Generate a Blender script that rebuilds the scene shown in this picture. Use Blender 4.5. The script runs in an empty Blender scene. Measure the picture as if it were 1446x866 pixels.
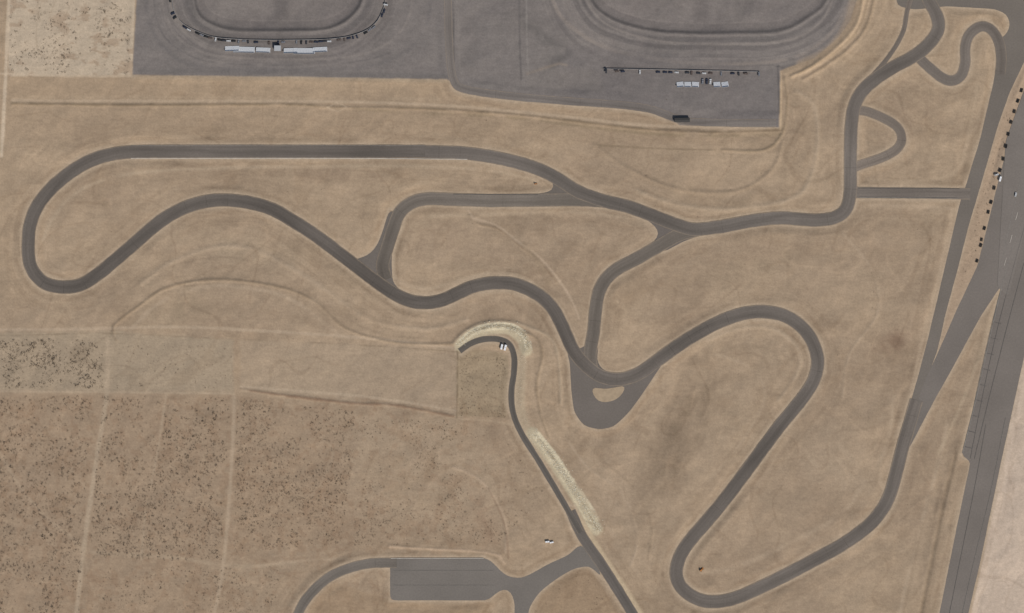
import bpy, bmesh, math, random, time
import numpy as np
T0=time.time()
random.seed(7); rng=np.random.RandomState(11)
S=0.6   # metres per survey unit
def W(x,y): return ((x-723.0)*S,(433.0-y)*S)
def lin(c):
    c=np.array(c,dtype=float)/255.0
    return np.where(c<=0.04045,c/12.92,((c+0.055)/1.055)**2.4)
scene=bpy.context.scene
# ---------------------------------------------------------------- noise
LAT=rng.rand(40,256,256)
def vn(X,Y,seed=0):
    L=LAT[seed%40]
    xi=np.floor(X).astype(np.int32); yi=np.floor(Y).astype(np.int32)
    fx=X-xi; fy=Y-yi
    fx=fx*fx*(3-2*fx); fy=fy*fy*(3-2*fy)
    x0=xi&255; x1=(xi+1)&255; y0=yi&255; y1=(yi+1)&255
    a=L[y0,x0]; b=L[y0,x1]; c=L[y1,x0]; d=L[y1,x1]
    return (a*(1-fx)+b*fx)*(1-fy)+(c*(1-fx)+d*fx)*fy
def fbm(X,Y,s,seed=0,o=3):
    t=0;a=1;n=0
    for k in range(o):
        t=t+a*vn(X/s+17.3*k,Y/s+5.1*k,seed+k); n+=a; a*=0.55; s*=0.5
    return t/n
def ss(a,b,x):
    t=np.clip((x-a)/(b-a),0,1); return t*t*(3-2*t)
# ---------------------------------------------------------------- curves
def cat(pts,step=3.0):
    P=[np.array(p,dtype=float) for p in pts]; n=len(P); out=[]
    for i in range(n-1):
        p0,p1,p2,p3=P[max(i-1,0)],P[i],P[i+1],P[min(i+2,n-1)]
        L=np.linalg.norm((p2-p1)[:2]); m=max(1,int(L/step))
        for k in range(m):
            t=k/m
            out.append(0.5*((2*p1)+(-p0+p2)*t+(2*p0-5*p1+4*p2-p3)*t*t+(-p0+3*p1-3*p2+p3)*t**3))
    out.append(P[-1])
    return np.array(out)
def smooth(A,it=3):
    A=A.copy()
    for _ in range(it):
        A[1:-1]=0.25*A[:-2]+0.5*A[1:-1]+0.25*A[2:]
    return A
# ---------------------------------------------------------------- plan data (x,y) survey units
LOOP=[(600,214),(520,214),(400,214),(300,214),(190,214.5),(150,220),(120,231),(95,247),(70,269),(52,293),(42,320),(40,350),(42,372),(50,388),(63,400),(80,405),(98,405.5),(115,402),(135,390),(160,370),(190,344),(215,322),(240,304),(265,292),(295,284),(325,283),(355,287),(385,296),(410,310),(440,329),(470,351),(500,374),(530,397),(555,414),(575,424),(600,428),(625,424),(645,415),(665,406),(685,401),(705,399.5),(725,401),(745,408),(765,420),(780,435),(790,452),(799,472),(808,492),(819,508),(835,523),(850,532),(868,536),(885,534),(905,526),(930,508),(955,490),(980,474),(1005,460),(1030,449),(1055,442),(1080,440.5),(1105,445),(1125,456),(1140,471),(1150,489),(1155,511),(1150,535),(1138,556),(1120,579),(1100,603),(1080,630),(1060,657),(1040,684),(1020,710),(1000,734),(980,757),(965,777),(957,795),(955,812),(960,827),(972,839),(990,848),(1010,850),(1035,846),(1060,836),(1090,822),(1120,807),(1150,791),(1180,775),(1205,759),(1228,741),(1245,721),(1256,700),(1265,670),(1275,630),(1284,600),(1294,565)]
ROADS=[ # name, pts, width, tone rgb
 ('race_track',LOOP,18.8,(109,100,91)),
 ('race_track',[(590,214),(650,216),(690,221),(730,229.5),(765,241),(790,254),(815,270),(850,283),(890,293),(930,308),(965,321),(985,324),(1020,320),(1060,312.5),(1100,308),(1130,310),(1155,311),(1178,308),(1194,297),(1200,277),(1201,250),(1201,215),(1202,180),(1206,152),(1216,131),(1236,112),(1262,95),(1290,80),(1312,62),(1325,42),(1323,22),(1312,2),(1305,-20)],18.6,(111,102,93)),
 ('connector_road',[(860,285),(830,283),(790,282.5),(740,283),(690,283.5),(640,282),(605,281),(582,286),(564,301),(555,325),(547,350),(540,375),(545,395)],18.5,(118,108,97)),
 ('connector_road',[(985,325),(958,332),(930,348),(900,365),(872,380),(855,395),(845,415),(841,440),(838,470),(833,500),(835,520)],18.5,(117,107,96)),
 ('connector_road',[(1203,156),(1222,157),(1243,165),(1262,175),(1272,187),(1273,201),(1263,214),(1240,225),(1218,232),(1203,238)],13.5,(125,113,101)),
 ('connector_road',[(1200,272),(1250,272.5),(1300,273),(1370,274)],16,(119,109,99)),
 ('connector_road',[(1292,76),(1304,88),(1316,99),(1330,110),(1344,115),(1357,108),(1363,90),(1363,66),(1370,47),(1387,37),(1401,43),(1410,58),(1414,80),(1412,105)],15,(116,106,96)),
 ('service_road',[(1208,140),(1218,124),(1234,105),(1252,84),(1267,62),(1277,40),(1281,15),(1290,-15)],6.5,(120,109,98)),
 ('service_road',[(649,496),(665,485),(685,479),(705,479.5),(719,486),(726,502),(726,525),(722,555),(725,585),(738,615),(760,650),(784,690),(804,724),(820,752)],8.5,(98,91,83)),
 ('service_road',[(806,722),(822,757),(850,798),(878,842),(902,882)],15,(105,97,89)),
 ('service_road',[(560,795),(525,795.5),(495,802),(465,815),(441,836),(425,858),(415,885)],14,(115,106,96)),
 ('service_road',[(632,-30),(634,60),(640,112),(655,126),(720,136),(800,143),(880,149),(920,155),(950,166),(975,172),(1040,174),(1096,174)],11,(122,113,105)),
]
POLYS=[
 ('race_track',[(1395,150),(1404,112),(1407,85),(1405,60),(1420,50),(1427,36),(1422,20),(1405,13),(1370,11),(1335,9),(1290,14),(1266,8),(1266,-20),(1480,-20),(1480,30),(1446,88),(1426,130),(1410,175),(1394,230),(1381,275),(1368,318),(1352,382),(1336,440),(1324,494),(1300,560),(1290,600),(1276,606),(1284,575),(1297,530),(1308,488),(1322,430),(1343,340),(1355,288),(1364,262),(1384,197)],(118,109,99)),
 ('runway',[(1480,10),(1446,130),(1428,185),(1405,275),(1381,374),(1350,440),(1326,495),(1305,540),(1285,600),(1279,640),(1290,622),(1300,602),(1318,568),(1345,520),(1384,448),(1414,403),(1396,480),(1377,565),(1358,640),(1359,646),(1371,650),(1350,750),(1322,890),(1362,890),(1385,790),(1412,660),(1447,500),(1480,350)],(121,112,103)),
 ('parking_lot',[(820,768),(803,784),(772,798),(748,812),(736,817),(716,814),(706,806),(697,795),(684,787.5),(551,787.5),(551,848),(690,848),(700,838),(712,831),(722,836),(727,850),(726,890),(742,890),(748,856),(762,836),(785,818),(810,803),(832,799),(850,815),(838,785)],(121,113,104)),
 ('race_track',[(550,296),(542,322),(534,344),(525,357),(512,364),(500,366),(520,402),(560,428),(585,424),(563,409),(554,397),(553,370),(555,330),(562,300)],(113,104,95)),
 ('race_track',[(772,250),(781,256),(784,264),(780,270),(762,273.5),(740,276),(760,288),(850,290),(830,276),(805,262),(790,252)],(110,101,92)),
 ('race_track',[(905,305),(920,315),(930,325),(929,335),(918,346),(938,356),(965,341),(985,334),(1005,327),(990,320),(950,312)],(111,102,94)),
 ('race_track',[(800,470),(818,496),(824,490),(835,480),(846,490),(842,508),(850,522),(866,528),(860,538),(820,515)],(111,102,93)),
 ('race_track',[(797,478),(805,515),(807,555),(811,583),(824,601),(845,607),(866,603),(886,585),(906,558),(926,528),(942,504),(925,505),(900,520),(868,530),(840,520),(815,495)],(114,105,96)),
]
FAC=[(196,-60),(187,106),(632,112),(652,131),(720,140),(800,147),(885,153),(920,159),(952,172),(960,177),(1100,180),(1102,100),(1112,96),(1150,82),(1185,52),(1200,30),(1212,-5),(1222,-60)]
# ---------------------------------------------------------------- ground grid
st=1.4
outer=np.array([8,20,45,100,220,500,1100,2500,6000,15000,40000.])
gx=np.concatenate([-45-outer[::-1],np.arange(-45,1491.1,st),1491+outer])
gy=np.concatenate([-45-outer[::-1],np.arange(-45,911.1,st),911+outer])
X,Y=np.meshgrid(gx,gy); ny,nx=X.shape
def reg(pts,R):
    P=np.array([p[:2] for p in pts],float)
    i0,i1=np.searchsorted(gx,[P[:,0].min()-R,P[:,0].max()+R]); j0,j1=np.searchsorted(gy,[P[:,1].min()-R,P[:,1].max()+R])
    return (j0,j1,i0,i1)
FULL=(0,ny,0,nx)
def seg_dist(pts,R=60,closed=False,rg=FULL):
    J0,J1,I0,I1=rg
    D=np.full((J1-J0,I1-I0),1e3)
    pts=np.array(pts,dtype=float); n=len(pts)
    for i in range(n if closed else n-1):
        a=pts[i][:2]; b=pts[(i+1)%n][:2]
        i0,i1=np.clip(np.searchsorted(gx,[min(a[0],b[0])-R,max(a[0],b[0])+R]),I0,I1); j0,j1=np.clip(np.searchsorted(gy,[min(a[1],b[1])-R,max(a[1],b[1])+R]),J0,J1)
        if i1<=i0 or j1<=j0: continue
        xx=gx[i0:i1][None,:]; yy=gy[j0:j1][:,None]
        d=b-a; L=max(d@d,1e-9)
        t=np.clip(((xx-a[0])*d[0]+(yy-a[1])*d[1])/L,0,1)
        q=np.hypot(xx-a[0]-t*d[0],yy-a[1]-t*d[1])
        v=D[j0-J0:j1-J0,i0-I0:i1-I0]; np.minimum(v,q,out=v)
    return D
def inside(pts,XX,YY):
    c=np.zeros(XX.shape,bool); n=len(pts)
    for i in range(n):
        x1,y1=pts[i][:2]; x2,y2=pts[(i+1)%n][:2]
        if y1==y2: continue
        k=((y1>YY)!=(y2>YY))&(XX<(x2-x1)*(YY-y1)/(y2-y1)+x1)
        c^=k
    return c
def sd(pts,R=60):
    rg=reg(pts,R); j0,j1,i0,i1=rg
    D=np.full(X.shape,1e3)
    d=seg_dist(pts,R,True,rg); D[j0:j1,i0:i1]=np.where(inside(pts,X[j0:j1,i0:i1],Y[j0:j1,i0:i1]),-d,d)
    return D
D=np.full(X.shape,1e3)
for n_,p,w,t in ROADS: D=np.minimum(D,seg_dist(cat(p,6),70)-w/2)
for n_,p,t in POLYS: D=np.minimum(D,sd(p,40))
Hh=np.zeros(X.shape)
N12=fbm(X,Y,12,5); N14=fbm(X,Y,14,21); N22=fbm(X,Y,22,2,4); N28=[fbm(X,Y,28,k*7,3) for k in range(3)]
def blend(m,c,rg=FULL):
    j0,j1,i0,i1=rg
    m=np.clip(m,0,1)[...,None]; v=C[j0:j1,i0:i1]; v*=(1-m); v+=lin(c)*m
def mul(m,f):
    C[...]=C*(1+np.clip(m,0,1)[...,None]*(np.array(f,dtype=float)-1))
base=ss(.3,.7,fbm(X,Y,180,1,5))[...,None]
C=lin((162,139,113))*base+lin((171,147,119))*(1-base)
mul(ss(.5,.75,fbm(X,Y,45,5,4)),(0.92,0.915,0.91))
mul(ss(.5,.8,fbm(X+Y*.3,Y*3-X*.5,60,15,4)),(0.93,0.925,0.92))
mul(ss(.52,.75,fbm(X,Y,16,12,3)),(0.95,0.945,0.94))
mul(ss(.5,.25,fbm(X,Y,34,32,4)),(1.06,1.055,1.05))
def zone(pts,c,a=1,soft=4,rag=1.0):
    R=max(20,soft*3); rg=reg(pts,R); j0,j1,i0,i1=rg
    d=seg_dist(pts,R,True,rg); d=np.where(inside(pts,X[j0:j1,i0:i1],Y[j0:j1,i0:i1]),-d,d)
    d=d+(N14[j0:j1,i0:i1]-.5)*soft*2*rag
    blend(ss(soft,-soft,d)*a,c,rg)
# left / south-west scrub country
zone([(-60,470),(160,468),(330,480),(330,556),(-60,552)],(162,143,118),.75,3)
zone([(-60,553),(330,556),(640,585),(720,600),(780,700),(760,780),(560,786),(480,800),(400,866),(380,940),(-60,940)],(160,137,111),.7,4)
zone([(-40,555),(330,557),(500,580),(510,640),(480,760),(300,800),(300,866),(0,900),(-60,900)],(156,132,106),.45,10)
zone([(500,590),(640,590),(700,640),(690,740),(560,760),(480,700)],(168,145,118),.55,16)
zone([(338,480),(646,492),(646,586),(340,552)],(165,144,119),.5,3)
zone([(646,490),(718,500),(716,590),(646,588)],(156,136,108),.7,2)
zone([(330,640),(480,640),(500,700),(640,760),(480,775),(330,775)],(155,131,105),.35,12)
zone([(-60,108),(632,113),(660,135),(1100,182),(1100,200),(860,208),(620,190),(-60,200)],(162,138,111),.5,6)
zone([(10,110),(620,112),(630,135),(10,140)],(170,145,116),.6,5)
NW=[(12,-60),(193,-60),(187,106),(12,108)]
zone(NW,(185,165,139),1,1.2,.3)
m0=inside(NW,X,Y)
mul(ss(.52,.64,fbm(X,Y*1.7,15,25,3))*m0*ss(.3,.5,fbm(X,Y,70,22)),(.82,.77,.74))
# scrub soil mottling in the south-west
SW=ss(556,566,Y)*ss(760,640,X+(N22-.5)*80)
mul(SW*ss(.54,.66,fbm(X,Y,9,27,3)),(.93,.90,.88))
mul(SW*ss(.55,.66,fbm(X+40,Y,24,28,4)),(.95,.935,.925))
zone([(1446,500),(1412,660),(1388,790),(1366,890),(1366,990),(1600,990),(1600,300),(1480,350)],(194,172,149),1,2,.3)
zone([(764,838),(788,820),(812,806),(832,803),(846,822),(880,880),(748,890)],(154,129,101),.8,2,.3)
zone([(560,850),(470,822),(440,850),(420,900),(700,900),(690,850)],(154,129,101),.6,3,.3)
def blob(cx,cy,rx,ry,ang,c,a,seed=2,rag=.9):
    R=max(rx,ry)*1.7; rg=reg([(cx,cy)],R); j0,j1,i0,i1=rg
    xx=X[j0:j1,i0:i1]; yy=Y[j0:j1,i0:i1]
    ca,sa=math.cos(math.radians(ang)),math.sin(math.radians(ang))
    u=((xx-cx)*ca+(yy-cy)*sa)/rx; v=(-(xx-cx)*sa+(yy-cy)*ca)/ry
    r=np.sqrt(u*u+v*v)+(fbm(xx,yy,30,seed,5)-.5)*rag*1.5
    tex=.55+.9*ss(.35,.65,fbm(xx*ca+yy*sa,(-xx*sa+yy*ca)*.35,9,seed+3,3))
    blend(np.clip(ss(1.2,.1,r)*a*tex,0,1),c,rg)
blob(972,605,40,120,24,(134,114,91),.48,3)
blob(935,665,40,70,25,(140,120,97),.4,13)
blob(955,580,24,60,20,(124,105,84),.34,23)
blob(1265,482,32,18,-35,(130,106,85),.6,6)
blob(1225,520,60,22,-35,(146,123,98),.4,8)
blob(1060,650,70,22,-50,(152,130,104),.4,9)
blob(1090,360,130,20,-8,(155,132,107),.5,10)
blob(1050,380,150,22,-14,(156,134,108),.5,12)
blob(890,420,60,18,-50,(153,130,104),.5,11)
blob(700,250,60,8,4,(170,146,118),.6,17)
blob(640,350,90,35,5,(158,135,110),.5,18)
blob(230,250,120,16,-10,(160,137,111),.6,19)
blob(450,245,120,14,4,(154,131,106),.6,20)
blob(330,350,110,30,15,(172,149,121),.5,22)
blob(250,440,80,30,-20,(154,133,107),.5,24)
blob(1295,680,26,110,14,(148,126,102),.5,26)
blob(1325,720,10,120,14,(130,111,90),.6,27)
blob(1180,650,50,60,-40,(172,149,122),.5,29)
blob(1140,620,30,80,40,(155,133,108),.35,30)
blob(860,700,50,90,-25,(171,148,121),.4,31)
blob(1150,230,30,90,5,(170,146,118),.5,32)
blob(1000,250,120,30,5,(167,143,116),.4,33)
blob(560,690,70,50,20,(160,137,110),.4,34)
blob(690,740,16,60,-25,(143,117,93),.45,14)
blob(700,620,14,40,-20,(142,119,95),.35,16)
blob(1290,170,60,60,10,(157,134,109),.4,7)
blob(1120,760,90,18,-28,(157,135,110),.4,4)
# wheel/grader work parallel to pavement
dd=D+(fbm(X,Y,30,35)-.5)*5
s1=fbm(dd,fbm(X,Y,90,37)*30,5.0,36,3)
mul(ss(.45,.75,s1)*ss(58,6,D),(.89,.88,.87))
s2=fbm(D+(fbm(X,Y,45,31)-.5)*3,fbm(X,Y,70,30)*14,2.4,26,2)
mul(ss(.5,.8,s2)*ss(50,4,D)*ss(.35,.6,fbm(X,Y,50,29)),(.91,.90,.89))
blend(ss(8,1.5,dd)*ss(-3,0,D)*.4*ss(.3,.6,fbm(X,Y,35,39)),(184,161,133))
blend(ss(2.2,.6,np.abs(D-.8))*.35,(188,166,139))
mul(ss(3,6,dd)*ss(14,7,dd)*ss(.4,.7,fbm(X,Y,60,2))*.9,(.93,.92,.91))
# faint old wheel paths and rills (contours of slow noise)
for sd_,sc,lv,th,f in ((3,140,.5,.006,(1.08,1.075,1.07)),(11,110,.46,.006,(.91,.90,.89)),(19,90,.55,.007,(1.07,1.065,1.06)),(29,70,.5,.008,(.93,.92,.91)),(33,160,.56,.005,(.90,.89,.88)),(7,120,.6,.005,(.92,.91,.90))):
    q=np.abs(fbm(X+.4*Y,Y,sc,sd_,2)-lv)
    mul(ss(th*2,th*.6,q)*ss(.42,.55,fbm(X,Y,60,sd_+4,2)),f)
def line(pts,w,c,a,h=0,soft=1.2,brk=.0,wob=2.0):
    q=cat(pts,8); R=w*2.5+8; rg=reg(q,R); j0,j1,i0,i1=rg
    if i1<=i0 or j1<=j0: return
    d=seg_dist(q,R,False,rg)+(N12[j0:j1,i0:i1]-.5)*wob
    m=ss(w/2+soft,w/2-soft,d)
    if brk: m=m*ss(brk-.12,brk+.12,N28[int(pts[0][0])%3][j0:j1,i0:i1])
    if a: blend(m*min(1,a*1.15),c,rg)
    if h: Hh[j0:j1,i0:i1]+=1.35*h*np.exp(-(d/max(w*.6,2))**2)
P_=(184,161,133); Q_=(134,115,90)
line([(14,-30),(10,60),(8,110),(2,220)],5,(197,175,147),.75)
line([(0,104),(90,107),(190,108)],3,(192,170,142),.6)
line([(187,110),(400,111),(630,115)],4,(180,156,126),.6)
line([(18,147),(200,149),(400,148),(480,152),(620,155),(760,166),(900,182),(1000,187),(1105,184)],3,(132,112,86),.6,.4,1.5,.42)
line([(18,142),(200,143),(400,143),(520,145),(640,150),(780,163),(900,176),(1000,181)],4,P_,.55,0,1.5)
line([(470,152),(600,160),(720,166),(860,183),(980,192),(1100,190)],4,(140,121,93),.45,0,2,.45)
line([(462,152),(475,146),(490,152),(478,158),(462,152)],1.5,(190,167,138),.5)
line([(30,137),(300,138),(620,140)],3,(180,157,128),.3,0,2,.4)
line([(845,205),(930,210),(1010,212)],2.5,Q_,.55,0,1.2)
line([(1108,110),(1112,140),(1106,185),(1080,212),(1020,212)],3,(140,120,94),.5,.5,2,.4)
line([(1100,95),(1102,130),(1102,182)],3,(192,164,129),.75,.8,1.5)
line([(1118,108),(1150,92),(1188,62),(1212,30),(1222,-20)],5,(190,162,129),.6,1.0,2)
line([(1135,112),(1165,94),(1200,68),(1225,35),(1238,-20)],4,(147,125,99),.5,.6,2.5,.4)
line([(1150,118),(1180,98),(1215,66),(1240,30),(1255,-10)],4,(183,157,126),.45,0,2,.4)
line([(1128,104),(1158,88),(1192,64),(1216,34),(1230,-20)],2,(150,127,99),.5,.3,1)
line([(1125,130),(1150,150),(1155,200),(1145,250),(1120,280),(1040,296),(960,290),(900,270)],6,P_,.35,.4,3,.4)
line([(1105,200),(1090,240),(1040,270),(960,268),(890,240),(840,205)],5,(153,131,106),.45,.4,3,.42)
line([(-20,466),(100,465),(250,462),(380,468),(520,478),(645,492)],4,(181,158,131),.55,0,1.5)
line([(-20,474),(60,473),(150,471),(330,479),(500,487),(645,497)],1.6,(132,113,89),.5,0,1,.4)
line([(165,482),(160,462),(200,430),(235,407),(290,396),(350,398),(410,410),(450,430),(490,465),(560,484),(640,486)],2.2,(136,116,92),.5,.5,1.4,.36)
line([(180,470),(215,436),(250,416),(300,404),(350,407),(400,418),(445,445),(480,475)],5,(179,156,129),.4,0,2,.4)
line([(200,400),(240,372),(300,350),(350,350),(400,372),(460,410),(520,450),(600,465),(660,452)],6,(176,153,126),.45,.3,3,.35)
line([(170,420),(220,385),(290,365),(350,368),(410,395),(470,438),(540,472),(620,478)],3,(144,123,99),.4,0,2,.42)
line([(150,430),(210,380),(280,345),(345,340),(400,360),(450,392),(500,430),(560,452),(620,458)],2,(147,126,101),.4,0,1.5,.42)
line([(330,560),(330,600),(324,700),(315,800),(300,880)],5,(174,151,124),.7,0,2)
line([(152,480),(150,560),(136,650),(120,760),(106,880)],6,(175,153,126),.7,0,2)
line([(235,555),(222,640),(206,720),(200,790)],3,(173,151,124),.5,0,2,.35)
line([(0,553),(150,554),(330,556)],2.5,(174,152,125),.6,0,1.2)
line([(0,640),(30,690),(70,735),(110,770),(130,830)],4,(170,147,120),.5,0,2,.3)
line([(130,780),(250,788),(330,800),(420,795)],5,(171,149,122),.5,0,3,.3)
line([(340,550),(420,561),(500,570),(560,573),(640,588)],3.5,(132,104,81),.65,.4,2,.35)
line([(340,546),(430,553),(530,562),(644,580)],3.5,(180,158,131),.55,0,1.5,.3)
line([(400,560),(430,600),(470,640),(440,700)],4,(168,145,118),.4,0,2,.3)
line([(646,492),(646,540),(645,592)],1.5,(124,106,82),.7,.2,.8)
line([(645,592),(690,594),(722,600)],2,(178,155,126),.5)
line([(550,772),(620,776),(680,780),(705,785),(712,795)],3,(184,157,128),.7,.4,1.5,.25)
line([(640,660),(680,680),(712,730),(714,780)],3,(184,158,130),.5,.2,2,.35)
line([(690,690),(712,740),(718,790)],2,(136,111,88),.5,.2,1.5,.35)
line([(360,800),(430,792),(520,788)],3,(178,154,126),.5,0,2,.3)
line([(660,296),(668,308),(700,318),(730,340),(760,362),(785,390),(805,420),(818,450)],3,(186,161,133),.6,0,1.5,.25)
line([(664,304),(672,316),(704,324),(732,346),(762,370),(785,398)],2,(136,113,88),.55,.3,1.2,.35)
line([(740,345),(762,375),(775,400)],7,(148,127,101),.4,.2,2,.3)
line([(560,300),(556,360),(560,395),(600,408),(650,396),(690,385)],5,(182,159,131),.4,0,2,.25)
line([(610,305),(700,302),(820,300),(900,312),(925,330)],5,(181,158,130),.4,0,3,.3)
# stony embankment
line([(735,500),(735,540),(734,580),(745,612),(765,645)],16,(178,157,128),.7,.8,3)
line([(742,470),(760,480),(766,505),(758,540),(762,580),(775,620)],2.5,(136,116,91),.5,.5,1.5,.35)
line([(640,485),(660,466),(690,455),(720,455),(745,462),(780,480),(790,520),(792,570)],4,(176,154,126),.5,.5,2,.3)
line([(650,488),(668,472),(695,464),(722,466),(738,480),(743,495)],16,(184,167,136),.85,1.0,2)
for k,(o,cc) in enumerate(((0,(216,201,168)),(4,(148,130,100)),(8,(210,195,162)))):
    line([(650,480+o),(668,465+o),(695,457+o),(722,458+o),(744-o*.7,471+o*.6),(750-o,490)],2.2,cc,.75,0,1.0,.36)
line([(752,612),(775,642),(800,680),(822,715),(842,748)],17,(186,169,138),.9,1.0,2.5)
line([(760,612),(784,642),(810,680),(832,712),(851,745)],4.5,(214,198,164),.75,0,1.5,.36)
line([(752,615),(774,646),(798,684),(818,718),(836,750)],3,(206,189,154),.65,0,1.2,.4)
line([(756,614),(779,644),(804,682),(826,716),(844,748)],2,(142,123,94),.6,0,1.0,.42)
line([(812,728),(838,768),(868,815),(892,850),(912,885)],12,(192,169,135),.7,.4,3)
line([(826,735),(850,748),(846,756)],2,(144,123,96),.4)
# east: graded ditches near runway
line([(1350,640),(1335,700),(1318,780),(1300,870)],5,(128,109,86),.5,-.5,3,.3)
line([(1338,600),(1318,680),(1290,780),(1270,870)],4,(179,156,129),.5,0,3,.3)
line([(1328,640),(1308,720),(1290,800),(1275,870)],3,(143,122,98),.4,0,2,.35)
line([(1400,450),(1370,540),(1345,600),(1325,640)],4,(179,156,127),.5,0,2,.3)
line([(1318,505),(1302,560),(1290,600)],2,(179,156,127),.5)
line([(1345,300),(1335,350),(1318,420),(1300,490),(1285,560)],5,(181,157,129),.5,0,3,.2)
line([(1230,290),(1300,292),(1345,295)],5,(182,158,130),.5,0,3,.2)
line([(1215,170),(1222,225)],8,(181,155,125),.4,0,3)
line([(1380,120),(1370,180),(1352,240),(1300,256),(1230,255)],5,(180,156,127),.45,0,3,.25)
line([(1250,700),(1240,660),(1255,620),(1262,560)],5,(180,157,129),.4,0,3,.3)
zone([(1446,92),(1426,134),(1411,178),(1395,233),(1382,278),(1369,321),(1353,385),(1337,443),(1326,493),(1350,438),(1380,375),(1404,275),(1427,185),(1446,128)],(170,145,119),.8,1.5,.3)
line([(1000,480),(1040,465),(1080,462),(1110,475),(1130,500),(1125,530),(1100,565)],5,(181,158,130),.45,.3,3,.3)
line([(960,530),(1010,500),(1060,488),(1095,500),(1100,530)],4,(149,128,103),.45,0,3,.35)
line([(990,810),(1040,800),(1120,765),(1190,725),(1220,680)],6,(177,154,127),.4,0,4,.3)
line([(1010,500),(1060,520),(1080,560),(1050,620),(1000,680)],3,(176,153,126),.4,0,3,.38)
line([(800,620),(830,660),(880,700),(900,760),(890,800)],3,(179,156,129),.45,.2,2,.36)
line([(815,610),(850,650),(895,690),(920,740),(915,790)],2,(146,125,100),.4,.2,2,.36)
line([(1190,330),(1230,380),(1240,440),(1200,500),(1190,560)],3,(179,156,129),.35,.2,2,.38)
line([(60,340),(80,300),(120,265),(190,245),(300,238),(450,235),(600,235),(700,242),(760,256)],4,(182,160,132),.4,0,2.5,.3)
line([(75,345),(95,300),(140,270),(220,252),(320,252),(430,268)],4,(153,131,106),.35,0,3,.35)
# ---------------------------------------------------------------- dirt-oval ground
fd=sd(FAC,60)
fm=ss(1.0,-1.0,fd+(fbm(X,Y,8,3)-.5)*1.5)
gsel=fbm(X,Y,60,12,5)[...,None]
C_s=C.copy(); C=lin((128,119,111))*gsel+lin((120,111,105))*(1-gsel)
mul(ss(.5,.7,fbm(X,Y,30,14,4)),(.93,.93,.93))
OVL=cat([(276,-40),(273,0),(284,24),(312,39),(350,44),(440,44),(474,38),(498,22),(512,0),(514,-40)],6)
OVR=cat([(822,-40),(835,2),(858,24),(900,40),(950,47),(1050,47),(1105,43),(1145,22),(1166,0),(1172,-40)],6)
for pl,sx,maxd,cx in ((OVL,0,60,398),(OVR,5,75,990)):
    poly=list(map(tuple,pl))
    d=seg_dist(poly,110,True); d=np.where(inside(poly,X,Y),-d,d)
    d=np.where(Y<-36,500,d)
    dw=d+(fbm(X,Y,50,8+sx)-.5)*5
    band=ss(maxd,maxd-25,d)*ss(-2,2,d)
    s=fbm(dw,fbm(X,Y,120,4)*12,4.0,18+sx,3)
    mul(band*ss(.4,.7,s),(.82,.82,.83)); mul(band*ss(.5,.2,s),(1.13,1.12,1.10))
    blend(ss(4,0,abs(dw+1.5))*.8,(82,77,74))
    blend(ss(7,1,abs(dw-9))*.45,(98,92,88))
    mul(ss(1,-8,d),(1.05,1.04,1.03))
    xs_=ss(16,4,abs(X-cx)+(N22-.5)*8)*ss(46,20,Y)
    mul(ss(-2,-5,dw)*ss(-17,-12,dw)*(1-xs_),(.88,.88,.89))
    mul(ss(1.6,0,abs(dw+15)),(1.12,1.11,1.1))
    mul(xs_*ss(2,-4,d),(.82,.82,.83))
    Hh+=.9*np.exp(-((d)/4.)**2)
line([(740,-30),(745,30),(775,60),(800,75),(760,100)],16,(98,92,87),.5,0,6,.4)
line([(733,-30),(734,60),(736,112)],3,(104,97,92),.7,0,1)
line([(743,-30),(744,60),(746,105)],2,(142,133,124),.5,0,1)
line([(645,-30),(648,60),(655,112),(700,122)],2,(134,125,116),.3,0,1)
line([(770,-30),(790,20),(830,55),(880,75),(960,88),(1060,90),(1130,78),(1175,45),(1200,0)],5,(144,131,119),.55,0,2,.3)
line([(815,-30),(840,20),(880,45),(950,60),(1060,62),(1120,55),(1160,30),(1180,-10)],3,(148,136,125),.5,0,2,.3)
line([(1130,90),(1170,70),(1195,35),(1208,-10)],10,(160,139,116),.6,0,4)
line([(1105,95),(1090,92),(1000,95),(860,95)],2,(96,90,86),.4,0,1,.3)
line([(745,104),(790,90),(800,92)],3,(144,127,109),.5,0,2)
line([(197,100),(400,103),(630,108)],7,(111,104,98),.5,0,3)
line([(640,-30),(641,110)],1.5,(94,88,83),.7,0,.8)
line([(228,-20),(232,20),(250,52),(290,76),(380,84),(480,82),(540,66),(575,30),(585,-20)],3,(142,131,121),.45,0,2,.3)
line([(205,-20),(210,30),(235,70),(290,95),(480,98),(560,80),(600,40),(610,-20)],5,(111,104,99),.5,0,3,.3)
line([(215,-20),(222,30),(242,62),(290,86),(380,92),(480,90),(550,74),(586,36),(598,-20)],2,(100,94,90),.5,0,1,.38)
zone([(800,60),(1075,96),(1098,100),(1098,176),(965,174),(930,158),(800,140)],(116,108,103),.5,6)
zone([(745,100),(850,98),(850,130),(745,125)],(124,115,107),.6,6)
C=C_s*(1-fm[...,None])+C*fm[...,None]
line([(187,107),(400,109),(630,113)],1.5,(180,158,131),.5,0,1)
Hh+= (fbm(X,Y,110,7,3)-.5)*4+(fbm(X,Y,24,17,2)-.5)*1.3
Hh+=0.4*np.exp(-((fd-5)/4)**2)
Hh*=ss(1.5,14,D)
Hh=np.where((np.abs(X-723)>1000)|(np.abs(Y-433)>700),0,Hh)
C*= (1+(rng.rand(ny,nx,1)-.5)*.11)
lum=C@np.array([.3,.6,.1]); C=C*.95+lum[...,None]*.05
print('fields',time.time()-T0)
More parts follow.
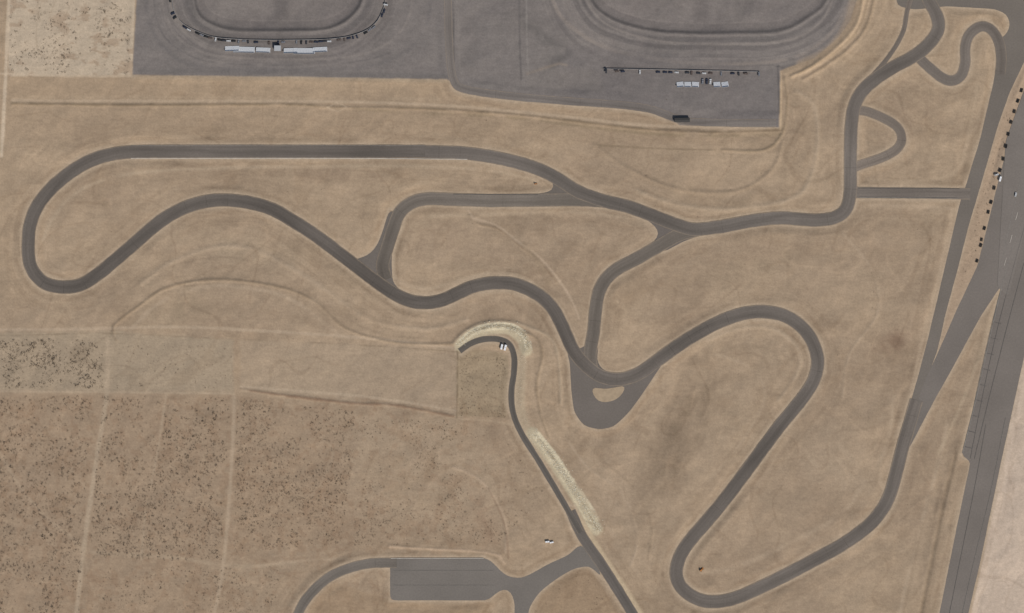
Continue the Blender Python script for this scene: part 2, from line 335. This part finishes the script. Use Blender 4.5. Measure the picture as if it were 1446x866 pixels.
# ---------------------------------------------------------------- helpers
def link(o): scene.collection.objects.link(o); return o
def grid_mesh(name,V,nx,ny):
    me=bpy.data.meshes.new(name)
    me.vertices.add(len(V)); me.vertices.foreach_set('co',V.astype(np.float32).ravel())
    i=np.arange(nx*ny).reshape(ny,nx)
    q=np.stack([i[:-1,:-1],i[1:,:-1],i[1:,1:],i[:-1,1:]],-1).reshape(-1,4)
    me.loops.add(q.size); me.polygons.add(len(q))
    me.loops.foreach_set('vertex_index',q.astype(np.int32).ravel())
    me.polygons.foreach_set('loop_start',np.arange(0,q.size,4,dtype=np.int32))
    me.update(calc_edges=True); return me
V=np.stack([(X-723)*S,(433-Y)*S,Hh],-1).reshape(-1,3)
me=grid_mesh('ground',V,nx,ny)
me.polygons.foreach_set('use_smooth',np.ones(len(me.polygons),bool))
ca=me.color_attributes.new('surface','FLOAT_COLOR','POINT')
ca.data.foreach_set('color',np.concatenate([C,np.ones(C.shape[:2]+(1,))],-1).astype(np.float32).ravel())
ground=link(bpy.data.objects.new('ground',me))
print('ground',time.time()-T0)
# ---------------------------------------------------------------- materials
def newmat(name,rough=.95):
    m=bpy.data.materials.new(name); m.use_nodes=True
    nt=m.node_tree; b=nt.nodes['Principled BSDF']; b.inputs['Roughness'].default_value=rough
    b.inputs['Specular IOR Level'].default_value=.15
    return m,nt,b
def N(nt,t,**k):
    n=nt.nodes.new(t)
    for a,v in k.items(): setattr(n,a,v)
    return n
def noise_mul(nt,col,scale,lo,hi,detail=3,vec=None):
    tn=N(nt,'ShaderNodeTexNoise'); tn.inputs['Scale'].default_value=scale; tn.inputs['Detail'].default_value=detail
    nt.links.new(vec,tn.inputs['Vector'])
    mr=N(nt,'ShaderNodeMapRange'); mr.inputs[1].default_value=.3; mr.inputs[2].default_value=.7; mr.inputs[3].default_value=lo; mr.inputs[4].default_value=hi
    nt.links.new(tn.outputs['Fac'],mr.inputs[0])
    vm=N(nt,'ShaderNodeVectorMath',operation='SCALE'); nt.links.new(col,vm.inputs[0]); nt.links.new(mr.outputs[0],vm.inputs['Scale'])
    return vm.outputs[0],tn
def pos(nt,rot=0,sc=(1,1,1)):
    g=N(nt,'ShaderNodeNewGeometry'); mp=N(nt,'ShaderNodeMapping'); mp.inputs['Rotation'].default_value=(0,0,rot); mp.inputs['Scale'].default_value=sc
    nt.links.new(g.outputs['Position'],mp.inputs['Vector']); return mp.outputs[0]
gm,nt,b=newmat('desert_sand')
at=N(nt,'ShaderNodeAttribute'); at.attribute_name='surface'
p=pos(nt)
c,_=noise_mul(nt,at.outputs['Color'],.8,.94,1.06,2,p)
c,t2=noise_mul(nt,c,.25,.945,1.055,4,p)
c,_=noise_mul(nt,c,.12,.955,1.045,3,pos(nt,.35,(1,4,1)))
nt.links.new(c,b.inputs['Base Color'])
bp=N(nt,'ShaderNodeBump'); bp.inputs['Strength'].default_value=.35; bp.inputs['Distance'].default_value=.6
nt.links.new(t2.outputs['Fac'],bp.inputs['Height']); nt.links.new(bp.outputs[0],b.inputs['Normal'])
me.materials.append(gm)

am,nt,b=newmat('asphalt',.9)
at=N(nt,'ShaderNodeAttribute'); at.attribute_name='surface'; p=pos(nt)
c,_=noise_mul(nt,at.outputs['Color'],.03,.92,1.08,4,p)
c,_=noise_mul(nt,c,.7,.93,1.07,3,p)
uv=N(nt,'ShaderNodeUVMap')
sx=N(nt,'ShaderNodeSeparateXYZ'); nt.links.new(uv.outputs[0],sx.inputs[0])
mp=N(nt,'ShaderNodeMapping'); mp.inputs['Scale'].default_value=(4,.02,1); nt.links.new(uv.outputs[0],mp.inputs[0])
c,_=noise_mul(nt,c,1.0,.90,1.10,3,mp.outputs[0])
mm=N(nt,'ShaderNodeMath',operation='PINGPONG'); mm.inputs[1].default_value=9.0; nt.links.new(sx.outputs[1],mm.inputs[0])
lt=N(nt,'ShaderNodeMath',operation='LESS_THAN'); lt.inputs[1].default_value=.22; nt.links.new(mm.outputs[0],lt.inputs[0])
nn=N(nt,'ShaderNodeTexNoise'); nn.inputs['Scale'].default_value=.02; nt.links.new(p,nn.inputs['Vector'])
gt=N(nt,'ShaderNodeMapRange'); gt.inputs[1].default_value=.5; gt.inputs[2].default_value=.6; gt.inputs[3].default_value=0; gt.inputs[4].default_value=.22; nt.links.new(nn.outputs['Fac'],gt.inputs[0])
m2=N(nt,'ShaderNodeMath',operation='MULTIPLY'); nt.links.new(lt.outputs[0],m2.inputs[0]); nt.links.new(gt.outputs[0],m2.inputs[1])
m3=N(nt,'ShaderNodeMath',operation='SUBTRACT'); m3.inputs[0].default_value=1; nt.links.new(m2.outputs[0],m3.inputs[1])
vs=N(nt,'ShaderNodeVectorMath',operation='SCALE'); nt.links.new(c,vs.inputs[0]); nt.links.new(m3.outputs[0],vs.inputs['Scale'])
ab=N(nt,'ShaderNodeMath',operation='ABSOLUTE'); nt.links.new(sx.outputs[0],ab.inputs[0])
n4=N(nt,'ShaderNodeTexNoise'); n4.inputs['Scale'].default_value=.15; nt.links.new(p,n4.inputs['Vector'])
ad=N(nt,'ShaderNodeMath',operation='MULTIPLY_ADD'); ad.inputs[1].default_value=.25; nt.links.new(n4.outputs['Fac'],ad.inputs[0]); nt.links.new(ab.outputs[0],ad.inputs[2])
mr=N(nt,'ShaderNodeMapRange'); mr.inputs[1].default_value=.95; mr.inputs[2].default_value=1.14; mr.inputs[3].default_value=0; mr.inputs[4].default_value=.55; nt.links.new(ad.outputs[0],mr.inputs[0])
mx=N(nt,'ShaderNodeMix',data_type='RGBA'); nt.links.new(mr.outputs[0],mx.inputs[0]); nt.links.new(vs.outputs[0],mx.inputs[6]); mx.inputs[7].default_value=(*lin((160,140,116)),1)
nt.links.new(mx.outputs[2],b.inputs['Base Color'])
def flat(name,rgb,rough=.7,linear=False,var=.1,scale=2.0,metal=0):
    m,nt,b=newmat(name,rough); col=rgb if linear else lin(rgb)
    r=N(nt,'ShaderNodeRGB'); r.outputs[0].default_value=(*col,1)
    c,_=noise_mul(nt,r.outputs[0],scale,1-var,1+var,3,pos(nt)); nt.links.new(c,b.inputs['Base Color']); b.inputs['Metallic'].default_value=metal
    return m
M_white=flat('white_paint',(.80,.79,.77),.5,True,.05)
M_line=flat('faded_line_paint',(186,176,162),.8,False,.15,.3)
M_dark=flat('rubber',(.03,.03,.03),.8,True,.2)
M_glass=flat('glass_dark',(.03,.035,.04),.2,True,.05)
M_metal=flat('galvanised_metal',(.40,.40,.40),.5,True,.1)
M_conc=flat('concrete',(.27,.25,.23),.9,True,.2,.3)
M_shrub=flat('shrub_foliage',(.13,.095,.064),.95,True,.35,.2)
M_rock=flat('pale_rock',(.62,.55,.41),.95,True,.35,.6)
M_seam=flat('crack_sealant',(.135,.12,.105),.9,True,.2,.3)
M_seaml=flat('pale_joint',(.225,.20,.17),.9,True,.2,.3)
# ---------------------------------------------------------------- roads
zz=[0.03]
def nz(): zz[0]+=.009; return zz[0]
def tones(A,t):
    t=np.array(lin(t)); x=A[:,0]; y=A[:,1]
    f=1+(fbm(x,y,90,6,4)-.5)*.45
    def g(cx,cy,r): return np.exp(-((x-cx)**2+(y-cy)**2)/r**2)
    f=f*(1-.2*(g(120,400,60)+g(250,300,60)+g(400,300,80)+g(520,390,60)+g(620,425,50)+g(720,400,40)+g(800,480,50)+g(520,215,60)+g(930,310,60)+g(970,490,50)+g(1060,660,50)))
    f=f*(1+.14*(g(1150,500,60)+g(1260,690,80)+g(1310,500,80)+g(320,215,60)+g(1100,308,50)+g(1200,220,60)))
    return t[None,:]*f[:,None]
def strip(name,pts,w,tone,mat=am,z=None,jit=.5):
    A=smooth(cat(pts,3.0),3); n=len(A)
    T=np.gradient(A,axis=0); T/=np.linalg.norm(T,axis=1)[:,None]+1e-9
    Nn=np.stack([-T[:,1],T[:,0]],1)
    us=np.array([-1,-.75,-.5,-.25,0,.25,.5,.75,1.]); m=len(us)
    s=np.concatenate([[0],np.cumsum(np.linalg.norm(np.diff(A,axis=0),axis=1))])*S
    j1=(fbm(A[:,0]*1.0,A[:,1]*1.0+50,9,4,3)-.5)*2*jit; j2=(fbm(A[:,0]+300,A[:,1],9,8,3)-.5)*2*jit
    z=nz() if z is None else z
    V=np.zeros((n,m,3))
    for k,u in enumerate(us):
        off=u*w/2+(j1 if u==-1 else 0)+(j2 if u==1 else 0)
        q=A+Nn*np.reshape(off*np.ones(n),(-1,1))
        V[:,k,0]=(q[:,0]-723)*S; V[:,k,1]=(433-q[:,1])*S; V[:,k,2]=z
    me=grid_mesh(name,V.reshape(-1,3),m,n)
    if me.polygons[0].normal.z<0: me.flip_normals()
    uvl=me.uv_layers.new(name='UVMap')
    vi=np.zeros(len(me.loops),np.int32); me.loops.foreach_get('vertex_index',vi)
    uvd=np.stack([us[vi%m],s[vi//m]],1); uvl.data.foreach_set('uv',uvd.astype(np.float32).ravel())
    if tone is not None:
        col=np.repeat(tones(A,tone)[:,None,:],m,1)
        cen=(fbm(s*1.0,s*0,90,13,2)-.5)*2.6
        rub=np.exp(-((us[None,:]-cen[:,None])/.38)**2)*(.5+fbm(s,s*0+3,140,15,2))[:,None]
        col=col*(1.02-.17*rub)[:,:,None]
        ca=me.color_attributes.new('surface','FLOAT_COLOR','POINT')
        ca.data.foreach_set('color',np.concatenate([col,np.ones((n,m,1))],-1).astype(np.float32).ravel())
    me.materials.append(mat)
    return link(bpy.data.objects.new(name,me))
def sheet(name,pts,tone,mat=am,z=None,jit=.3):
    A=[]; n=len(pts)
    for i in range(n):
        a=np.array(pts[i],float); b_=np.array(pts[(i+1)%n],float); m=max(1,int(np.linalg.norm(b_-a)/5))
        for k in range(m): A.append(a+(b_-a)*k/m)
    A=np.array(A)
    for _ in range(2): A=.25*np.roll(A,1,0)+.5*A+.25*np.roll(A,-1,0)
    A=A+np.stack([(fbm(A[:,0],A[:,1],9,1)-.5)*2*jit,(fbm(A[:,0],A[:,1],9,2)-.5)*2*jit],1)
    z=nz() if z is None else z
    bm=bmesh.new(); vs=[bm.verts.new((*W(*a),z)) for a in A]; f=bm.faces.new(vs)
    bm.normal_update()
    if f.normal.z<0: f.normal_flip()
    bmesh.ops.triangulate(bm,faces=[f])
    me=bpy.data.meshes.new(name); bm.to_mesh(me); bm.free()
    me.uv_layers.new(name='UVMap')
    for d in me.uv_layers[0].data: d.uv=(0,4.0)
    if tone is not None:
        ca=me.color_attributes.new('surface','FLOAT_COLOR','POINT')
        t=lin(tone)
        for d in ca.data: d.color=(*t,1)
    me.materials.append(mat); return link(bpy.data.objects.new(name,me))
for n_,p,t in POLYS: sheet(n_,p,t)
for r in reversed(ROADS): strip(*r)
ism=flat('island_sand',(166,145,119),.95,False,.1,.3)
zi=nz()
sheet('traffic_island',[(834,547),(858,549.5),(884,544),(880,556),(868,566),(850,569),(840,563)],None,ism,zi,jit=.5)
def patch(pts,tone): sheet('asphalt_patch',pts,tone,jit=.1)
patch([(1420,200),(1446,128),(1480,60),(1480,250),(1446,330),(1424,420),(1408,405)],(125,116,107))
def paint(pts,w,mat=M_line,name='road_marking',jit=.15):
    return strip(name,pts,w,None,mat,nz(),jit)
paint([(185,223.8),(300,223.8),(500,223.8),(660,225.2)],.9)
paint([(185,205.5),(400,205.0),(600,205.5)],.5,M_seaml)
paint([(1414,408),(1397,480),(1378,565),(1359,640)],1.0,M_seaml)
paint([(1446,372),(1420,470),(1390,590),(1376,648)],.6,M_seam)
paint([(1435,330),(1405,440),(1382,540),(1370,600)],.5,M_seaml)
paint([(1460,180),(1430,300),(1408,400)],.5,M_seaml)
paint([(1452,300),(1425,400),(1398,510),(1370,648)],.4,M_seam)
paint([(1420,590),(1400,690),(1376,790),(1358,870)],.4,M_seaml)
paint([(1392,600),(1376,690),(1356,790),(1340,870)],.4,M_seam)
for k in range(9):
    yy=455+k*22; xx=1414-(yy-408)*.235
    paint([(xx+1,yy),(xx+11,yy+2.5)],.35,M_seam)
for yy in (300,332,364):
    paint([(1437-(yy-300)*.25,yy),(1434-(yy-300)*.25,yy+11)],.6,M_line)
for yy in (806,827): paint([(556,yy),(640,yy),(698,yy)],.3,M_seaml)
paint([(552,788.6),(683,788.4)],.8,M_line)
paint([(640,274.5),(700,275),(760,275)],.6,M_seam)
paint([(1212,266),(1355,267)],.5,M_seam); paint([(1212,279),(1352,280)],.8,M_seaml)
for x in (1000,1012,968,978): paint([(x,66),(x-1,82)],.5,M_seaml)
# ---------------------------------------------------------------- vegetation & rubble (single masses)
def gi(x,y): return int(np.clip(np.searchsorted(gx,x),1,nx-1)),int(np.clip(np.searchsorted(gy,y),1,ny-1))
def mass(name,pts,mat,kind):
    P=np.array(pts); n=len(P)
    ii=np.clip(np.searchsorted(gx,P[:,0]),0,nx-1); jj=np.clip(np.searchsorted(gy,P[:,1]),0,ny-1)
    z0=Hh[jj,ii]; cx=(P[:,0]-723)*S; cy=(433-P[:,1])*S; r=P[:,2]
    if kind=='shrub':
        K=14
        a=rng.rand(n,K)*6.283; q=r[:,None]*np.sqrt(rng.rand(n,K))*.9; h=r[:,None]*(.1+.6*rng.rand(n,K))*(1-.5*q/r[:,None])
        c=np.stack([cx[:,None]+q*np.cos(a),cy[:,None]+q*np.sin(a),z0[:,None]+h],-1)
        s=(r*.36)[:,None,None,None]
        V=c[:,:,None,:]+(rng.rand(n,K,3,3)*2-1)*s*np.array([1,1,.6])
        V=V.reshape(-1,3); F=np.arange(len(V)).reshape(-1,3)
    else:
        Dd=np.array([(1,0,0),(0,1,0),(-1,0,0),(0,-1,0),(.1,0,.7)],float)
        V=Dd[None]*r[:,None,None]*(.5+.7*rng.rand(n,5,1))
        V[...,0]+=cx[:,None]; V[...,1]+=cy[:,None]; V[...,2]+=z0[:,None]+.05
        F=(np.arange(n)[:,None,None]*5+np.array([(0,1,4),(1,2,4),(2,3,4),(3,0,4)])[None]).reshape(-1,3); V=V.reshape(-1,3)
    me=bpy.data.meshes.new(name); me.from_pydata(V.tolist(),[],F.tolist()); me.materials.append(mat)
    return link(bpy.data.objects.new(name,me))
def scat(poly,n,r0,r1,clump=.5,seed=1):
    P=np.array(poly); lo=P.min(0); hi=P.max(0)
    xs=rng.uniform(lo[0],hi[0],n*6); ys=rng.uniform(lo[1],hi[1],n*6)
    k=inside(poly,xs,ys)
    nf=fbm(xs,ys,40,seed,3); k&=(rng.rand(len(xs))<ss(clump-.15,clump+.15,nf)+.12)
    ii=np.clip(np.searchsorted(gx,xs),0,nx-1); jj=np.clip(np.searchsorted(gy,ys),0,ny-1)
    k&=D[jj,ii]>5
    xs=xs[k][:n]; ys=ys[k][:n]
    rr=r0+(r1-r0)*rng.rand(len(xs))**3
    return list(zip(xs,ys,rr))
sh=[]
sh+=scat([(-20,560),(130,560),(110,880),(-20,880)],3200,.3,1.5,.4,1)
sh+=scat([(145,560),(325,560),(312,790),(125,790)],3600,.3,1.35,.42,2)
sh+=scat([(335,562),(500,580),(500,640),(480,770),(330,780)],2900,.3,1.25,.45,3)
sh+=scat([(500,590),(640,595),(720,610),(770,700),(700,770),(500,770)],1500,.3,1.0,.55,4)
sh+=scat([(0,480),(145,480),(145,548),(0,548)],800,.4,1.7,.45,5)
sh+=scat([(160,485),(330,490),(330,548),(160,548)],160,.35,1.0,.5,6)
sh+=scat([(14,-20),(188,-20),(184,104),(14,104)],600,.4,1.5,.5,7)
sh+=scat([(110,800),(400,800),(380,880),(110,880)],900,.3,1.1,.45,8)
sh+=scat([(650,500),(715,505),(715,590),(650,588)],400,.3,.8,.4,9)
sh+=scat([(764,838),(812,806),(832,803),(880,880),(748,890)],100,.3,.7,.4,10)
sh+=scat([(0,200),(1300,100),(1300,860),(800,860)],600,.25,.6,.6,11)
sh+=scat([(1446,95),(1440,125),(1380,370),(1352,420),(1369,322),(1411,180)],200,.3,.8,.4,12)
mass('desert_shrubs',sh,M_shrub,'shrub')
rk=[]
def along(pts,n,spread,r0,r1):
    A=cat(pts,2); out=[]
    for _ in range(n):
        a=A[random.randrange(len(A))]; out.append((a[0]+random.gauss(0,spread),a[1]+random.gauss(0,spread),random.uniform(r0,r1)))
    return out
rk+=along([(650,484),(668,469),(695,461),(722,462),(740,475),(745,492)],800,3.2,.15,.6)
rk+=along([(754,612),(778,642),(804,680),(826,715),(846,748)],1200,3.8,.15,.6)
rk+=along([(738,500),(736,560),(750,612)],120,4,.15,.35)
mass('rock_rubble',rk,M_rock,'rock')
# ---------------------------------------------------------------- built objects
def addbox(bm,c,s,mi,rot=0,taper=1):
    r=bmesh.ops.create_cube(bm,size=1); ca,sa=math.cos(rot),math.sin(rot)
    for v in r['verts']:
        t=taper if v.co.z>0 else 1
        x,y,z=v.co.x*s[0]*t,v.co.y*s[1]*t,v.co.z*s[2]
        v.co=(c[0]+x*ca-y*sa,c[1]+x*sa+y*ca,c[2]+z)
    for f in {f for v in r['verts'] for f in v.link_faces}: f.material_index=mi
def addcyl(bm,c,r,d,axis,mi,seg=12):
    from mathutils import Matrix
    M=Matrix.Translation(c)
    if axis=='Y': M=M@Matrix.Rotation(math.pi/2,4,'X')
    if axis=='X': M=M@Matrix.Rotation(math.pi/2,4,'Y')
    q=bmesh.ops.create_cone(bm,segments=seg,radius1=r,radius2=r,depth=d,cap_ends=True,matrix=M)
    for f in {f for v in q['verts'] for f in v.link_faces}: f.material_index=mi
def fin(bm,name,mats):
    me=bpy.data.meshes.new(name); bm.to_mesh(me); bm.free()
    for m in mats: me.materials.append(m)
    return me
def hz(x,y):
    i,j=gi(x,y); return float(Hh[j,i])
def put(name,me,x,y,rot=0,sc=1,z=None):
    o=link(bpy.data.objects.new(name,me)); px,py=W(x,y); o.location=(px,py,(max(hz(x,y),0)+.05) if z is None else z); o.rotation_euler=(0,0,rot); o.scale=(sc,)*3; return o
def car_mesh(paintm):
    bm=bmesh.new()
    addbox(bm,(0,0,.62),(4.5,1.8,.55),0,0,.96); addbox(bm,(-.25,0,1.12),(2.5,1.6,.55),1,0,.78); addbox(bm,(-.25,0,1.41),(1.9,1.3,.06),0)
    addbox(bm,(2.28,0,.5),(.12,1.7,.25),2); addbox(bm,(-2.28,0,.5),(.12,1.7,.25),2)
    for x in (-1.4,1.4):
        for y in (-.85,.85): addcyl(bm,(x,y,.33),.33,.22,'Y',2)
    return fin(bm,'car_body',[paintm,M_glass,M_dark])
cols=[(.55,.54,.52),(.05,.05,.055),(.2,.2,.21),(.035,.04,.06),(.12,.09,.075),(.03,.03,.03)]
cars=[car_mesh(flat('car_paint_%d'%i,c,.35,True,.03)) for i,c in enumerate(cols)]
RIM=cat([(243,0),(247,18),(258,33),(280,45),(305,53),(345,56),(400,57),(470,55),(508,47),(530,33),(540,15),(544,0)],6)
for k,a in enumerate(RIM[:-1]):
    if random.random()<.28: continue
    t=RIM[k+1]-a; ang=math.atan2(-t[1],t[0]); n_=np.array([-t[1],t[0]])/np.linalg.norm(t)
    q=a+n_*random.uniform(2.2,3.4)
    put('parked_car',random.choice(cars),q[0],q[1],ang+math.pi/2*(random.random()<.3)+random.uniform(-.1,.1),.8)
x=856
while x<1072:
    if random.random()<.65: put('parked_car',random.choice(cars),x,99+(x-856)*.018+random.uniform(-.5,.5)+2,random.choice([0,0,math.pi/2])+random.uniform(-.15,.15),.8)
    x+=random.uniform(6,10)
def wall(pts,h,t,name,mat):
    A=cat(pts,5); bm=bmesh.new()
    T=np.gradient(A,axis=0); T/=np.linalg.norm(T,axis=1)[:,None]; Nn=np.stack([-T[:,1],T[:,0]],1)
    rows=[]
    for a,n in zip(A,Nn):
        z=hz(a[0],a[1]); l=W(*(a+n*t/2/S)); r=W(*(a-n*t/2/S))
        rows.append([bm.verts.new((*l,z-.3)),bm.verts.new((*l,z+h)),bm.verts.new((*r,z+h)),bm.verts.new((*r,z-.3))])
    for a,b_ in zip(rows,rows[1:]):
        for k in range(3): bm.faces.new((a[k],a[k+1],b_[k+1],b_[k]))
    bmesh.ops.recalc_face_normals(bm,faces=bm.faces)
    return link(bpy.data.objects.new(name,fin(bm,name,[mat])))
wall([(241,-40),(243,0),(247,18),(258,33),(280,45),(305,53),(345,56),(400,57),(470,55),(508,47),(530,33),(540,15),(544,0),(546,-40)],1.1,.35,'concrete_barrier',M_conc)
wall([(852,97),(950,99),(1072,101.5)],1.1,.35,'concrete_barrier',M_conc)
def bleacher(L,rows,depth=.8,rise=.42):
    bm=bmesh.new()
    for r in range(rows):
        addbox(bm,(0,r*depth,.45+r*rise),(L,.60,.07),0)
        addbox(bm,(0,r*depth+.42,.2+r*rise),(L,.26,.05),1)
    for k in range(int(L/3)+1):
        xx=-L/2+.1+k*(L-.2)/int(L/3)
        for r in range(0,rows,2): addbox(bm,(xx,r*depth+.1,(.4+r*rise)/2-.02),(.1,.1,.4+r*rise),1)
    addbox(bm,(0,rows*depth+.1,rows*rise+.7),(L,.08,1.0),1)
    for s in (-1,1): addbox(bm,(s*(L/2+.08),rows*depth*.5,rows*rise*.5+.5),(.06,rows*depth,.08),1)
    return fin(bm,'bleacher_frame',[M_white,M_metal])
b1=bleacher(18,6); b1b=bleacher(12,5); b2=bleacher(6,6,.75)
for xx,yy,rr,mm_ in ((328,66,.04,b1b),(345,67,-.02,b1),(372,68.2,-.04,b1b),(411,69,.03,b1b),(430,69,0,b1),(452,67.5,.05,b1b)):
    put('grandstand',mm_,xx,yy,math.pi+rr)
bm=bmesh.new(); addbox(bm,(0,0,1.8),(5,4,3.4),0); addbox(bm,(0,0,3.6),(5.6,4.6,.25),1); addbox(bm,(0,2.02,2.2),(4,.06,1.2),2); addbox(bm,(2.52,0,1.2),(.06,1,2.1),2)
tower=fin(bm,'booth_body',[M_conc,M_metal,M_glass]); put('announcer_booth',tower,392.5,69)
for xx,rr in ((960,.1),(971,0),(982,-.05),(1012,.05),(1023,.15)): put('bleacher',b2,xx,116.5,math.pi+rr,.95)
def trailer(L=7,w=2.5,h=2.6):
    bm=bmesh.new(); addbox(bm,(0,0,.7+h/2),(L,w,h),0,0,.97); addbox(bm,(L/2+.6,0,.7),(1.4,.2,.15),1); addbox(bm,(-.2,0,h+.75),(1.0,.9,.15),1)
    addbox(bm,(L/2-.6,w/2+.01,1.7),(.8,.05,1.9),1)
    for x in (-.9,.1):
        for y in (-w/2+.1,w/2-.1): addcyl(bm,(x,y,.4),.4,.25,'Y',2)
    return fin(bm,'trailer_body',[M_white,M_metal,M_dark])
tr=trailer()
for k,xx in enumerate((992,998,1003)): put('parked_car',cars[(2,3,0)[k]],xx,115.5,1.5)
put('cargo_trailer',tr,708.5,490,1.35,.65); put('cargo_trailer',tr,713.5,491,1.3,.7)
put('cargo_trailer',tr,773,765,.1,.5); put('cargo_trailer',tr,779,766,.2,.45)
put('cargo_trailer',tr,1412,253,1.3,.6,.5); put('parked_car',cars[0],1434,275,1.35,.8,.5); put('parked_car',cars[0],1407,247,.3,.8,.5)
bm=bmesh.new(); addbox(bm,(0,0,1.4),(12.5,3.2,2.7),0)
for s in (-1,1):
    r=bmesh.ops.create_cube(bm,size=1)
    for v in r['verts']: v.co=(v.co.x*13,v.co.y*1.85+s*.9,2.95+v.co.z*.12-(v.co.y*s)*.4)
    for f in {f for v in r['verts'] for f in v.link_faces}: f.material_index=1
addbox(bm,(-3,-1.62,1.1),(2.4,.06,2.1),2); addbox(bm,(3,-1.62,1.1),(2.4,.06,2.1),2)
put('storage_shed',fin(bm,'shed_body',[M_metal,flat('dark_roofing',(.06,.055,.05),.8,True,.1),M_glass]),963,170,0)
bm=bmesh.new()
for i in range(3):
    for j in range(4):
        for l in range(2):
            q=bmesh.ops.create_cone(bm,segments=12,radius1=.42,radius2=.36,depth=.22,cap_ends=False)
            for v in q['verts']: v.co.x+=(i-1)*.8; v.co.y+=(j-2)*.78; v.co.z+=.13+l*.27
            q=bmesh.ops.create_cone(bm,segments=12,radius1=.36,radius2=.18,depth=.05,cap_ends=False)
            for v in q['verts']: v.co.x+=(i-1)*.8; v.co.y+=(j-2)*.78; v.co.z+=.265+l*.27
ty=fin(bm,'tyres',[M_dark])
for (x,y) in [(1443,127),(1438,142),(1433,157),(1429,172),(1425,189),(1421,206),(1418,224),(1413,240),(1405,265),(1401,285),(1397,299),(1391,322),(1387,338),(1386,346),(1381,368)]:
    put('tire_stack',ty,x+random.uniform(-.5,.5)-1,y,-.24+random.uniform(-.2,.2),random.uniform(.9,1.1),.3)
def tractor():
    o=flat('orange_paint',(.45,.18,.05),.5,True,.05); bm=bmesh.new()
    addbox(bm,(.9,0,1.1),(2.0,.9,.7),0); addbox(bm,(-.6,0,1.7),(1.2,1.3,1.3),1,0,.85); addbox(bm,(-.6,0,2.42),(1.4,1.5,.1),0); addbox(bm,(2.5,0,.5),(.5,2.0,.7),0); addbox(bm,(2.0,0,.7),(1.0,.8,.15),2)
    for y in (-.85,.85): addcyl(bm,(-.8,y,.75),.75,.4,'Y',2,16); addcyl(bm,(1.4,y,.45),.45,.3,'Y',2)
    return fin(bm,'tractor_body',[o,M_glass,M_dark])
tm=tractor(); put('tractor',tm,990,805,.8,.9); put('tractor',tm,756,260,.2,.55)
# ---------------------------------------------------------------- light, sky, camera
el,az=44,150
sun=bpy.data.lights.new('sun','SUN'); sun.energy=3.4; sun.angle=math.radians(.5); sun.color=(1,.97,.925)
so=link(bpy.data.objects.new('sun',sun)); so.rotation_euler=(math.radians(90-el),0,math.radians(180-az)); so.location=(0,0,500)
w=bpy.data.worlds.new('World'); scene.world=w; w.use_nodes=True; nt=w.node_tree
sk=nt.nodes.new('ShaderNodeTexSky'); sk.sky_type='NISHITA'; sk.sun_disc=False; sk.sun_elevation=math.radians(el); sk.sun_rotation=math.radians(az)
bg=nt.nodes['Background']; nt.links.new(sk.outputs[0],bg.inputs[0]); bg.inputs[1].default_value=.08
cam=bpy.data.cameras.new('camera'); co=link(bpy.data.objects.new('camera',cam)); co.location=(0,0,2200); cam.sensor_width=36; cam.lens=36*2200/(1446*S)
cam.clip_start=10; cam.clip_end=80000; scene.camera=co
scene.view_settings.view_transform='Standard'; scene.view_settings.look='None'; scene.view_settings.exposure=0
print('done',time.time()-T0)
